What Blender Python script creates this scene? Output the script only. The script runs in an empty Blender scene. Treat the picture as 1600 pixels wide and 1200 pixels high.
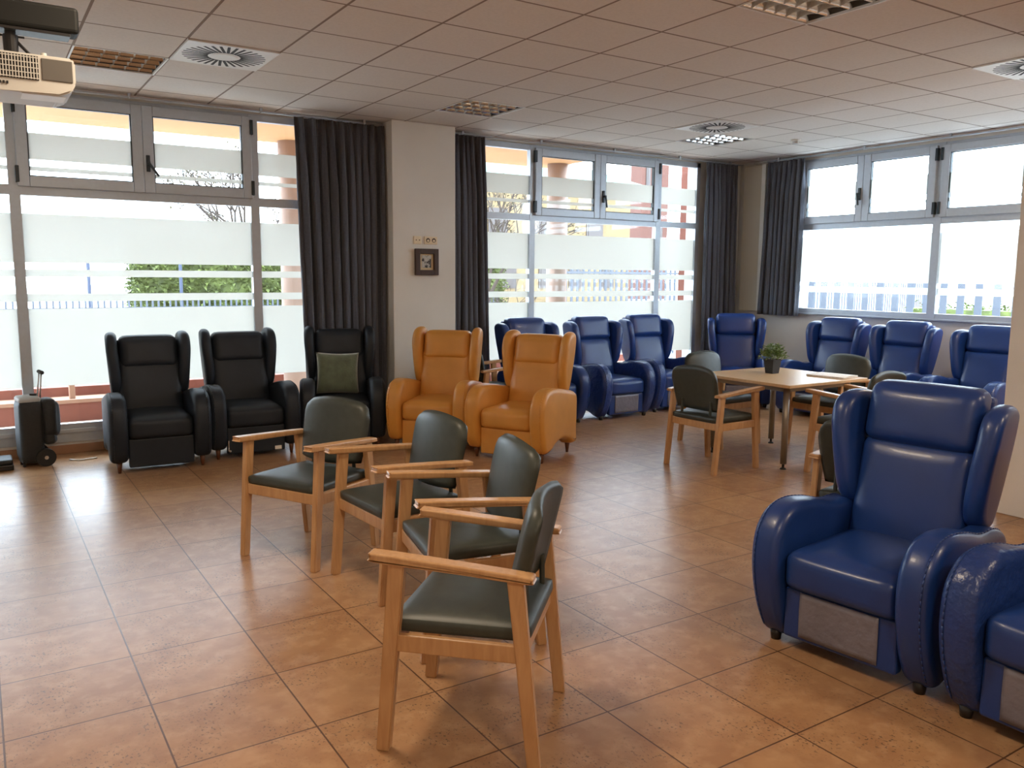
import bpy, bmesh, math, random
from mathutils import Vector, Matrix
random.seed(7)
R = math.radians
PI = math.pi
sc = bpy.context.scene
COL = sc.collection

# ------------------------------------------------------------------ camera
CAMH = 1.54
yaw, pitch, roll = 0.5734, 0.1301, 0.0073
cy, sy, cp, sp = math.cos(yaw), math.sin(yaw), math.cos(pitch), math.sin(pitch)
fwd = Vector((sy*cp, cy*cp, -sp)); rgt = Vector((cy, -sy, 0)); up = rgt.cross(fwd)
r2 = rgt*math.cos(roll)+up*math.sin(roll); u2 = -rgt*math.sin(roll)+up*math.cos(roll)
cam = bpy.data.cameras.new('camera'); camo = bpy.data.objects.new('camera', cam); COL.objects.link(camo)
m = Matrix((( r2.x,u2.x,-fwd.x,0),(r2.y,u2.y,-fwd.y,0),(r2.z,u2.z,-fwd.z,CAMH),(0,0,0,1)))
camo.matrix_world = m
cam.sensor_width = 36.0; cam.lens = 1298.05/1600*36.0; cam.clip_end = 500; cam.clip_start = 0.05
sc.camera = camo

# ------------------------------------------------------------------ world, exposure, fill lights
SKY = 5.0
w = bpy.data.worlds.new('overcast_sky'); sc.world = w; w.use_nodes = True
bg = w.node_tree.nodes['Background']
bg.inputs[0].default_value = (0.78, 0.92, 1.10, 1); bg.inputs[1].default_value = SKY
sc.view_settings.view_transform = 'Standard'; sc.view_settings.look = 'None'
sc.view_settings.exposure = 1.42; sc.view_settings.gamma = 1.0
sc.view_settings.use_curve_mapping = False
FILL_W = 17.0            # power of the warm fill lights added below out-of-view fixtures
sc.cycles.use_denoising = True
sc.cycles.max_bounces = 10; sc.cycles.diffuse_bounces = 6; sc.cycles.glossy_bounces = 4
sc.cycles.transparent_max_bounces = 16; sc.cycles.transmission_bounces = 8
sc.cycles.sample_clamp_indirect = 6.0
sc.cycles.caustics_reflective = False; sc.cycles.caustics_refractive = False

X0, X1, Y0, Y1, HC = -0.9, 8.75, -4.4, 7.93, 3.03   # room shell
GX, GY, G = 4.2578, 2.7997, 0.6                      # ceiling grid
TX, TY, T = -0.0114, 3.0574, 0.4537                  # floor tiles

# ------------------------------------------------------------------ materials
def mat(name, col, rough=.6, metal=0, spec=.5, noise=None, bump=None, coat=0, sheen=0):
    """noise=(scale, amount) tints the colour, bump=(scale, strength)"""
    m = bpy.data.materials.new(name); m.use_nodes = True
    nt = m.node_tree; b = nt.nodes['Principled BSDF']
    b.inputs['Base Color'].default_value = (*col, 1); b.inputs['Roughness'].default_value = rough
    b.inputs['Metallic'].default_value = metal; b.inputs['Specular IOR Level'].default_value = spec
    b.inputs['Coat Weight'].default_value = coat; b.inputs['Sheen Weight'].default_value = sheen
    tc = nt.nodes.new('ShaderNodeTexCoord')
    if noise:
        n = nt.nodes.new('ShaderNodeTexNoise'); n.inputs['Scale'].default_value = noise[0]; n.inputs['Detail'].default_value = 5
        r = nt.nodes.new('ShaderNodeValToRGB')
        a = noise[1]
        r.color_ramp.elements[0].position = .3; r.color_ramp.elements[1].position = .7
        r.color_ramp.elements[0].color = (*[max(0, c*(1-a)) for c in col], 1)
        r.color_ramp.elements[1].color = (*[min(1, c*(1+a)) for c in col], 1)
        nt.links.new(tc.outputs['Object'], n.inputs['Vector']); nt.links.new(n.outputs['Fac'], r.inputs[0])
        nt.links.new(r.outputs[0], b.inputs['Base Color'])
    if bump:
        n2 = nt.nodes.new('ShaderNodeTexNoise'); n2.inputs['Scale'].default_value = bump[0]; n2.inputs['Detail'].default_value = 3
        bp = nt.nodes.new('ShaderNodeBump'); bp.inputs['Strength'].default_value = bump[1]; bp.inputs['Distance'].default_value = bump[2] if len(bump) > 2 else .01
        nt.links.new(tc.outputs['Object'], n2.inputs['Vector']); nt.links.new(n2.outputs['Fac'], bp.inputs['Height'])
        nt.links.new(bp.outputs[0], b.inputs['Normal'])
    return m

def wood(name, c1, c2, rough=.35):
    m = bpy.data.materials.new(name); m.use_nodes = True
    nt = m.node_tree; b = nt.nodes['Principled BSDF']; b.inputs['Roughness'].default_value = rough
    tc = nt.nodes.new('ShaderNodeTexCoord'); mp = nt.nodes.new('ShaderNodeMapping')
    mp.inputs['Scale'].default_value = (14, 14, 2.0)
    n = nt.nodes.new('ShaderNodeTexNoise'); n.inputs['Scale'].default_value = 3.5; n.inputs['Detail'].default_value = 6; n.inputs['Distortion'].default_value = .4
    r = nt.nodes.new('ShaderNodeValToRGB'); r.color_ramp.elements[0].position = .3; r.color_ramp.elements[1].position = .7
    r.color_ramp.elements[0].color = (*c1, 1); r.color_ramp.elements[1].color = (*c2, 1)
    L = nt.links.new
    L(tc.outputs['Object'], mp.inputs[0]); L(mp.outputs[0], n.inputs['Vector']); L(n.outputs['Fac'], r.inputs[0]); L(r.outputs[0], b.inputs['Base Color'])
    return m

def grid_mat(name, ox, oy, size, mortar, c1, c2, cm, rough, floor=False):
    m = bpy.data.materials.new(name); m.use_nodes = True
    nt = m.node_tree; b = nt.nodes['Principled BSDF']; b.inputs['Roughness'].default_value = rough
    L = nt.links.new
    g = nt.nodes.new('ShaderNodeNewGeometry'); mp = nt.nodes.new('ShaderNodeMapping')
    # shift so that a joint lies on the origin, in positive space
    mp.inputs['Location'].default_value = (-ox + 100*size, -oy + 100*size, 0)
    br = nt.nodes.new('ShaderNodeTexBrick'); br.offset = 0; br.squash = 1
    br.inputs['Scale'].default_value = 1; br.inputs['Brick Width'].default_value = size; br.inputs['Row Height'].default_value = size
    br.inputs['Mortar Size'].default_value = mortar; br.inputs['Mortar Smooth'].default_value = .25
    br.inputs['Color1'].default_value = (*c1, 1); br.inputs['Color2'].default_value = (*c2, 1); br.inputs['Mortar'].default_value = (*cm, 1)
    L(g.outputs['Position'], mp.inputs[0]); L(mp.outputs[0], br.inputs['Vector'])
    col = br.outputs['Color']
    def mix(fac, a, bb, mode='MIX'):
        x = nt.nodes.new('ShaderNodeMix'); x.data_type = 'RGBA'; x.blend_type = mode
        for i, v in ((0, fac), (6, a), (7, bb)):
            if hasattr(v, 'links'): L(v, x.inputs[i])
            else: x.inputs[i].default_value = v
        return x.outputs[2]
    def noise(scale, detail, lo, hi, rgh=.55, dist=0, sc_=(1, 1, 1)):
        n = nt.nodes.new('ShaderNodeTexNoise'); n.inputs['Scale'].default_value = scale; n.inputs['Detail'].default_value = detail
        n.inputs['Roughness'].default_value = rgh; n.inputs['Distortion'].default_value = dist
        m2 = nt.nodes.new('ShaderNodeMapping'); m2.inputs['Scale'].default_value = sc_
        L(g.outputs['Position'], m2.inputs[0]); L(m2.outputs[0], n.inputs['Vector'])
        r = nt.nodes.new('ShaderNodeMapRange'); r.inputs[1].default_value = lo; r.inputs[2].default_value = hi
        L(n.outputs['Fac'], r.inputs[0]); return r.outputs[0]
    def mul(a, bb):
        x = nt.nodes.new('ShaderNodeMath'); x.operation = 'MULTIPLY'; L(a, x.inputs[0])
        if hasattr(bb, 'links'): L(bb, x.inputs[1])
        else: x.inputs[1].default_value = bb
        return x.outputs[0]
    if floor:
        col = mix(mul(noise(6, 4, .42, .62), .6), col, (.31, .155, .075, 1))
        col = mix(mul(noise(13, 5, .48, .66), .4), col, (.53, .34, .19, 1))
        b.inputs['Specular IOR Level'].default_value = .32
        fleck = mul(noise(92, 3, .575, .62, .6, 0, (1, .72, 1)), noise(4.2, 3, .44, .62))
        tile_only = nt.nodes.new('ShaderNodeMath'); tile_only.operation = 'SUBTRACT'; tile_only.inputs[0].default_value = 1; L(br.outputs['Fac'], tile_only.inputs[1])
        fleck = mul(fleck, tile_only.outputs[0])
        col = mix(mul(fleck, .85), col, (.10, .065, .045, 1))
        bp = nt.nodes.new('ShaderNodeBump'); bp.inputs['Strength'].default_value = .35; bp.inputs['Distance'].default_value = .002; bp.invert = True
        ad = nt.nodes.new('ShaderNodeMath'); ad.operation = 'ADD'; L(br.outputs['Fac'], ad.inputs[0]); L(mul(fleck, .3), ad.inputs[1])
        L(ad.outputs[0], bp.inputs['Height']); L(bp.outputs[0], b.inputs['Normal'])
        col = mix(br.outputs['Fac'], col, (*cm, 1))
    else:
        col = mix(mul(noise(55, 3, .4, .7), .10), col, (.3, .25, .2, 1))
        bp = nt.nodes.new('ShaderNodeBump'); bp.inputs['Strength'].default_value = .6; bp.inputs['Distance'].default_value = .006; bp.invert = True
        L(br.outputs['Fac'], bp.inputs['Height']); L(bp.outputs[0], b.inputs['Normal'])
    L(col, b.inputs['Base Color'])
    return m

M = {}
M['floor'] = grid_mat('terracotta_tiles', TX, TY, T, .0034, (.44, .25, .125), (.355, .195, .095), (.11, .055, .03), .30, True)
M['ceil'] = grid_mat('ceiling_tiles', GX, GY, G, .0095, (.75, .70, .65), (.73, .68, .63), (.27, .21, .17), .9)
M['wall'] = mat('wall_paint', (.77, .75, .70), .75, noise=(3, .03), bump=(120, .08))
M['wall_out'] = mat('outside_render', (.80, .36, .2), .9, noise=(2, .06))
M['skirt'] = mat('skirting_tile', (.42, .22, .12), .4, noise=(6, .12))
M['alu'] = mat('grey_aluminium', (.50, .55, .61), .38, .35, noise=(30, .03))
M['alud'] = mat('dark_gasket', (.03, .045, .05), .5)
M['handle'] = mat('window_handle_black', (.02, .035, .045), .35)
M['curtain'] = mat('curtain_cloth', (.082, .090, .115), .9, sheen=.3, noise=(60, .12), bump=(300, .15))
M['whitepl'] = mat('white_plastic', (.78, .76, .70), .4)
M['ivory'] = mat('ivory_plastic', (.80, .68, .48), .4)
M['slot'] = mat('dark_slot', (.01, .01, .01), .7)
M['steel'] = mat('white_steel', (.82, .82, .80), .4)
M['louver'] = mat('polished_louver', (.80, .80, .80), .12, 1)
M['housing'] = mat('dark_housing', (.10, .10, .10), .5)
M['tube'] = mat('lamp_tube_glass', (.85, .87, .85), .2)
M['beech'] = wood('beech_wood', (.45, .25, .115), (.56, .335, .165), .3)
M['beech_table'] = wood('beech_laminate', (.60, .41, .23), (.66, .46, .27), .28)
M['fabric'] = mat('olive_vinyl', (.036, .044, .038), .45, noise=(25, .12), bump=(220, .12, .002))
M['steel_leg'] = mat('table_leg_metal', (.30, .27, .23), .35, .7)
M['blue'] = mat('blue_vinyl', (.011, .042, .195), .34, noise=(4, .10), bump=(90, .10, .003), coat=.08)
M['blue_w'] = mat('blue_vinyl_wrinkled', (.014, .042, .19), .34, noise=(4, .12), bump=(22, .8, .012), coat=.1)
M['silver'] = mat('silver_grey_vinyl', (.17, .17, .22), .3, noise=(5, .18), bump=(26, .5, .012), coat=.2)
M['black'] = mat('black_vinyl', (.012, .018, .027), .5, 0, .35, noise=(5, .15), bump=(110, .12, .003))
M['orange'] = mat('orange_vinyl', (.60, .27, .05), .42, noise=(4, .10), bump=(110, .12, .003))
M['foot_dark'] = mat('black_foot', (.012, .012, .014), .4)
M['foot_wood'] = mat('brown_foot', (.12, .045, .02), .4)
M['cushion'] = mat('green_velvet', (.105, .135, .085), .85, sheen=.6, noise=(14, .2), bump=(60, .25))
M['bag'] = mat('black_nylon', (.016, .018, .020), .6, noise=(40, .2), bump=(160, .2))
M['baggrey'] = mat('grey_lid', (.42, .44, .45), .5)
M['rubber'] = mat('black_rubber', (.012, .012, .012), .6)
M['chrome'] = mat('brushed_metal', (.55, .55, .55), .25, 1)
M['proj'] = mat('projector_white', (.58, .57, .54), .45)
M['grille'] = mat('grille_grey', (.11, .10, .09), .6)
M['armblk'] = mat('black_arm_cover', (.010, .011, .011), .6, 0, .25)
M['frame_br'] = mat('dark_brown_frame', (.045, .018, .014), .35)
M['mat_c'] = mat('cream_mount', (.68, .56, .36), .8)
M['pot'] = mat('black_pot', (.012, .012, .013), .4)
M['soil'] = mat('soil', (.04, .025, .015), .9)
M['leaf'] = mat('plant_leaf', (.17, .26, .08), .5, noise=(40, .6))
M['paper'] = mat('newsprint', (.86, .87, .88), .8, noise=(60, .12))
M['panelbox'] = mat('cream_panel', (.60, .55, .44), .55)
# outside
M['terrace'] = mat('terrace_concrete', (.42, .31, .23), .8, noise=(3, .06))
M['ground'] = mat('pale_ground', (.42, .42, .41), .9, noise=(.6, .05))
M['terracotta'] = mat('terracotta_wall', (.19, .062, .040), .85, noise=(5, .1))
M['coping'] = mat('peach_coping', (.30, .17, .11), .8)
M['soffit'] = mat('orange_soffit', (.62, .35, .16), .8, noise=(1.2, .07))
M['colpink'] = mat('pink_column', (.40, .29, .24), .85, noise=(3, .06))
M['fence'] = mat('fence_paint', (.055, .062, .08), .6)
M['hedge'] = mat('hedge_leaf', (.085, .105, .022), .7, noise=(5, .55))
M['bark'] = mat('bark', (.045, .03, .022), .9)
M['twigleaf'] = mat('dry_leaf', (.07, .055, .025), .8, noise=(8, .3))
M['house'] = mat('orange_plaster', (.17, .115, .055), .9)
M['cream'] = mat('cream_plaster', (.17, .16, .13), .9)
M['brick'] = mat('red_brick', (.10, .04, .028), .9, noise=(4, .1))
M['green'] = mat('green_eave', (.07, .14, .11), .7)
M['hwin'] = mat('house_window', (.05, .035, .03), .3)
M['post'] = mat('blue_post', (.03, .04, .075), .5)

def glass_mat():
    m = bpy.data.materials.new('clear_pane'); m.use_nodes = True; nt = m.node_tree
    for n in list(nt.nodes): nt.nodes.remove(n)
    o = nt.nodes.new('ShaderNodeOutputMaterial'); t = nt.nodes.new('ShaderNodeBsdfTransparent'); t.inputs[0].default_value = (.95, .97, .96, 1)
    g = nt.nodes.new('ShaderNodeBsdfGlossy'); g.inputs['Roughness'].default_value = .03
    lw = nt.nodes.new('ShaderNodeLayerWeight'); pw = nt.nodes.new('ShaderNodeMath'); pw.operation = 'POWER'; pw.inputs[1].default_value = 4
    ma = nt.nodes.new('ShaderNodeMath'); ma.operation = 'MULTIPLY_ADD'; ma.inputs[1].default_value = .5; ma.inputs[2].default_value = .03
    mx = nt.nodes.new('ShaderNodeMixShader'); L = nt.links.new
    L(lw.outputs['Facing'], pw.inputs[0]); L(pw.outputs[0], ma.inputs[0]); L(ma.outputs[0], mx.inputs[0]); L(t.outputs[0], mx.inputs[1]); L(g.outputs[0], mx.inputs[2]); L(mx.outputs[0], o.inputs[0])
    return m
def film_mat():
    m = bpy.data.materials.new('frosted_film'); m.use_nodes = True; nt = m.node_tree
    for n in list(nt.nodes): nt.nodes.remove(n)
    o = nt.nodes.new('ShaderNodeOutputMaterial'); t = nt.nodes.new('ShaderNodeBsdfTranslucent'); t.inputs[0].default_value = (.54, .525, .485, 1)
    d = nt.nodes.new('ShaderNodeBsdfDiffuse'); d.inputs[0].default_value = (.8, .82, .82, 1)
    mx = nt.nodes.new('ShaderNodeMixShader'); mx.inputs[0].default_value = .2; L = nt.links.new
    tr = nt.nodes.new('ShaderNodeBsdfTransparent'); tr.inputs[0].default_value = (.95, .97, .96, 1)
    m2 = nt.nodes.new('ShaderNodeMixShader'); m2.inputs[0].default_value = .07
    L(t.outputs[0], mx.inputs[1]); L(d.outputs[0], mx.inputs[2]); L(mx.outputs[0], m2.inputs[1]); L(tr.outputs[0], m2.inputs[2]); L(m2.outputs[0], o.inputs[0])
    return m
M['glass'] = glass_mat(); M['film'] = film_mat()

def picture_mat():
    m = bpy.data.materials.new('old_photo_print'); m.use_nodes = True; nt = m.node_tree; b = nt.nodes['Principled BSDF']
    tc = nt.nodes.new('ShaderNodeTexCoord'); n = nt.nodes.new('ShaderNodeTexNoise'); n.inputs['Scale'].default_value = 32; n.inputs['Detail'].default_value = 3
    r = nt.nodes.new('ShaderNodeValToRGB'); r.color_ramp.elements[0].position = .44; r.color_ramp.elements[1].position = .56
    r.color_ramp.elements[0].color = (.03, .03, .035, 1); r.color_ramp.elements[1].color = (.55, .55, .52, 1)
    L = nt.links.new; L(tc.outputs['Object'], n.inputs['Vector']); L(n.outputs['Fac'], r.inputs[0]); L(r.outputs[0], b.inputs['Base Color'])
    return m
M['photo'] = picture_mat()

# ------------------------------------------------------------------ helpers
def obj(name, bm, m, parent=None, smooth=False, sub=0):
    me = bpy.data.meshes.new(name)
    bmesh.ops.recalc_face_normals(bm, faces=bm.faces[:])
    bm.to_mesh(me); bm.free()
    for mm in (m if isinstance(m, (list, tuple)) else [m]): me.materials.append(mm)
    if smooth:
        for p in me.polygons: p.use_smooth = True
    o = bpy.data.objects.new(name, me); COL.objects.link(o)
    if parent is not None: o.parent = parent
    if sub:
        s = o.modifiers.new('smooth', 'SUBSURF'); s.levels = sub; s.render_levels = sub
    return o
def tag(o, label, cat, group=None, kind=None):
    o['label'] = label; o['category'] = cat
    if group: o['group'] = group
    if kind: o['kind'] = kind
    return o
def thing(name, label, cat, loc=(0, 0, 0), rz=0, group=None):
    o = bpy.data.objects.new(name, None); COL.objects.link(o); o.empty_display_size = .1
    o.location = loc; o.rotation_euler = (0, 0, rz)
    return tag(o, label, cat, group)
def structure(o): o['kind'] = 'structure'; return o
def dup(root, loc, rz, label, group=None):
    r = root.copy(); COL.objects.link(r); r.location = loc; r.rotation_euler = (0, 0, rz); r['label'] = label
    if group: r['group'] = group
    def kids(src, dst):
        for ch in list(src.children):
            c = ch.copy(); COL.objects.link(c); c.parent = dst; kids(ch, c)
    kids(root, r); return r
def box(bm, x0, x1, y0, y1, z0, z1, bev=0, mi=0, seg=2):
    r = bmesh.ops.create_cube(bm, size=1); vs = r['verts']
    for v in vs:
        v.co = Vector(((x0+x1)/2+v.co.x*(x1-x0), (y0+y1)/2+v.co.y*(y1-y0), (z0+z1)/2+v.co.z*(z1-z0)))
    fs = set(f for v in vs for f in v.link_faces)
    for f in fs: f.material_index = mi
    if bev:
        es = list(set(e for v in vs for e in v.link_edges))
        bmesh.ops.bevel(bm, geom=es, offset=bev, segments=seg, affect='EDGES', profile=.5)
def newbox(*a, **k):
    bm = bmesh.new(); box(bm, *a, **k); return bm
def puff(bm, cx, cy_, cz, sx, sy_, sz, r, crown=(0, 0, 0), n=9, mtx=None, taper=None):
    """soft upholstered block: rounded box with crowned faces"""
    b2 = bmesh.new(); bmesh.ops.create_cube(b2, size=2)
    bmesh.ops.subdivide_edges(b2, edges=b2.edges[:], cuts=n, use_grid_fill=True)
    h = Vector((sx/2, sy_/2, sz/2))
    for v in b2.verts:
        p = v.co.copy()
        q = Vector([math.copysign(abs(c)**.75, c) for c in p])
        q = Vector([q[i]*h[i] for i in range(3)])
        inn = Vector([max(-(h[i]-r), min(h[i]-r, q[i])) for i in range(3)])
        d = q-inn
        if d.length > 1e-9: q = inn+d.normalized()*r
        f = [1-min(1, abs(p[i]))**2 for i in range(3)]
        q.x += math.copysign(crown[0]*f[1]*f[2], p.x) if abs(p.x) > .99 else 0
        q.y += math.copysign(crown[1]*f[0]*f[2], p.y) if abs(p.y) > .99 else 0
        q.z += math.copysign(crown[2]*f[0]*f[1], p.z) if abs(p.z) > .99 else 0
        if taper: q.x *= 1+taper*(q.z/h.z)
        q += Vector((cx, cy_, cz))
        v.co = mtx @ q if mtx else q
    me = bpy.data.meshes.new('tmp'); b2.to_mesh(me); b2.free(); bm.from_mesh(me); bpy.data.meshes.remove(me)
def spline(pts, k=5):
    """closed Catmull-Rom through 2D points"""
    out = []; n = len(pts)
    for i in range(n):
        p0, p1, p2, p3 = [Vector(pts[(i+j-1) % n]) for j in range(4)]
        for s in range(k):
            t = s/k
            out.append(.5*((2*p1)+(p2-p0)*t+(2*p0-5*p1+4*p2-p3)*t*t+(3*p1-p0-3*p2+p3)*t**3))
    return out
def prism(bm, pts, x0, x1, r, n=5, xf=None):
    """closed 2D outline (y, z) given thickness along x, with rounded rims of radius r"""
    N = len(pts); area = sum(pts[i].x*pts[(i+1) % N].y-pts[(i+1) % N].x*pts[i].y for i in range(N))
    if area < 0: pts = pts[::-1]
    nor = []
    for i in range(N):
        t = pts[(i+1) % N]-pts[i-1]; t.normalize(); nor.append(Vector((-t.y, t.x)))
    rings = []
    prof = [(1-math.cos(a), 1-math.sin(a)) for a in [PI/2*i/n for i in range(n+1)]]  # (x from rim, inset)
    seq = [(x0+dx*r, ins*r) for dx, ins in prof]+[(x1-dx*r, ins*r) for dx, ins in prof[::-1]]
    for x, ins in seq:
        ring = []
        for i in range(N):
            p = pts[i]+nor[i]*ins; c = Vector((x, p.x, p.y))
            if xf: c = xf(c)
            ring.append(bm.verts.new(c))
        rings.append(ring)
    for a, b_ in zip(rings, rings[1:]):
        for i in range(N): bm.faces.new((a[i], a[(i+1) % N], b_[(i+1) % N], b_[i]))
    bm.faces.new(rings[0][::-1]); bm.faces.new(rings[-1])
def cyl(bm, p0, p1, r0, r1=None, seg=16, caps=True):
    r1 = r0 if r1 is None else r1
    p0, p1 = Vector(p0), Vector(p1); d = (p1-p0)
    q = Vector((0, 0, 1)).rotation_difference(d.normalized())
    A = []; B = []
    for i in range(seg):
        a = 2*PI*i/seg; u = q @ Vector((math.cos(a), math.sin(a), 0))
        A.append(bm.verts.new(p0+u*r0)); B.append(bm.verts.new(p1+u*r1))
    for i in range(seg): bm.faces.new((A[i], A[(i+1) % seg], B[(i+1) % seg], B[i]))
    if caps: bm.faces.new(A[::-1]); bm.faces.new(B)
def tube(bm, pts, r, seg=8):
    for a, b_ in zip(pts, pts[1:]): cyl(bm, a, b_, r, seg=seg)
def sheared(bm, x0, x1, yb0, yb1, yt0, yt1, z0, z1, bev=.004):
    """leg with a parallelogram side: y range at the bottom and at the top"""
    r = bmesh.ops.create_cube(bm, size=1)['verts']
    for v in r:
        top = v.co.z > 0; lo, hi = (yt0, yt1) if top else (yb0, yb1)
        v.co = Vector((x0 if v.co.x < 0 else x1, lo if v.co.y < 0 else hi, z1 if top else z0))
    bmesh.ops.bevel(bm, geom=list(set(e for v in r for e in v.link_edges)), offset=bev, segments=2, affect='EDGES')

# ------------------------------------------------------------------ room shell
structure(obj('floor', newbox(X0-.2, X1+.2, Y0-.2, Y1+.2, -.12, 0), M['floor']))

LIGHTS = [(-6, 6), (-1, 6), (4, 6), (-1, 0), (-6, 0), (4, 0), (-6, -6), (-1, -6), (4, -6)]
VENTS = [(-5, 5), (3, 5), (3, 0)]
def ceiling():
    bm = bmesh.new()
    bs = [X0]+[GX+G*b for b in range(-9, 9) if X0 < GX+G*b < X1]+[X1]
    as_ = [Y0]+[GY+G*a for a in range(-13, 10) if Y0 < GY+G*a < Y1]+[Y1]
    for i in range(len(bs)-1):
        for j in range(len(as_)-1):
            b = round((bs[i]-GX)/G); a = round((as_[j]-GY)/G)
            if (b, a) in LIGHTS+VENTS and i and j: continue
            box(bm, bs[i], bs[i+1], as_[j], as_[j+1], HC, HC+.02)
    return bm
structure(obj('ceiling', ceiling(), M['ceil']))
slab = structure(obj('ceiling', newbox(X0-.2, X1+.2, Y0-.2, Y1+.25, HC+.25, HC+.4), M['wall']))
slab['label'] = 'structural slab above the suspended ceiling'

def walls():
    bm = bmesh.new()   # window wall
    for a in ((X0-.2, X0, 0, HC+.25), (3.05, 4.66, 0, HC+.25), (7.97, X1+.25, 0, HC+.25), (X0, 3.05, 2.985, HC+.25), (4.66, 7.97, 2.985, HC+.25),
              (X0, 3.05, -.1, .10), (4.66, 7.97, -.1, .10)):
        box(bm, a[0], a[1], Y1, Y1+.2, a[2], a[3])
    structure(obj('wall_back', bm, M['wall']))
    bm = bmesh.new()   # right wall with a long high window
    for a in ((-4.6, 2.3, 0, HC+.25), (6.95, Y1, 0, HC+.25), (2.3, 6.95, 0, 1.10), (2.3, 6.95, 2.97, HC+.25)):
        box(bm, X1, X1+.22, a[0], a[1], a[2], a[3])
    structure(obj('wall_right', bm, M['wall']))
    structure(obj('wall_left', newbox(X0-.2, X0, Y0, Y1, 0, HC+.25), M['wall']))
    structure(obj('wall_front', newbox(X0-.2, X1+.2, Y0-.2, Y0, 0, HC+.25), M['wall']))
    structure(obj('wall_column', newbox(3.52, 4.225, 7.64, Y1, 0, HC, bev=.006), M['wall']))
    structure(obj('wall_pillar', newbox(5.62, 6.25, 2.15, 2.77, 0, HC, bev=.006), M['wall']))
walls()
bm = bmesh.new(); box(bm, X0, 3.46, Y1-.012, Y1, 0, .075, bev=.003); box(bm, 4.66, X1, Y1-.012, Y1, 0, .075, bev=.003)
structure(obj('baseboard_back', bm, M['skirt']))
bm = bmesh.new(); box(bm, X1-.012, X1, Y0, Y1-.012, 0, .075, bev=.003); structure(obj('baseboard_right', bm, M['skirt']))
bm = bmesh.new(); box(bm, 3.508, 3.52, 7.64, Y1-.012, 0, .075); box(bm, 3.508, 4.237, 7.628, 7.64, 0, .075); box(bm, 4.225, 4.237, 7.64, Y1-.012, 0, .075)
structure(obj('baseboard_column', bm, M['skirt']))
# perimeter angle of the suspended ceiling
bm = bmesh.new(); box(bm, X0, X1, Y1-.03, Y1, HC-.012, HC); box(bm, X1-.03, X1, Y0, Y1-.03, HC-.012, HC)
structure(obj('trim_1', bm, M['steel']))

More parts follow.
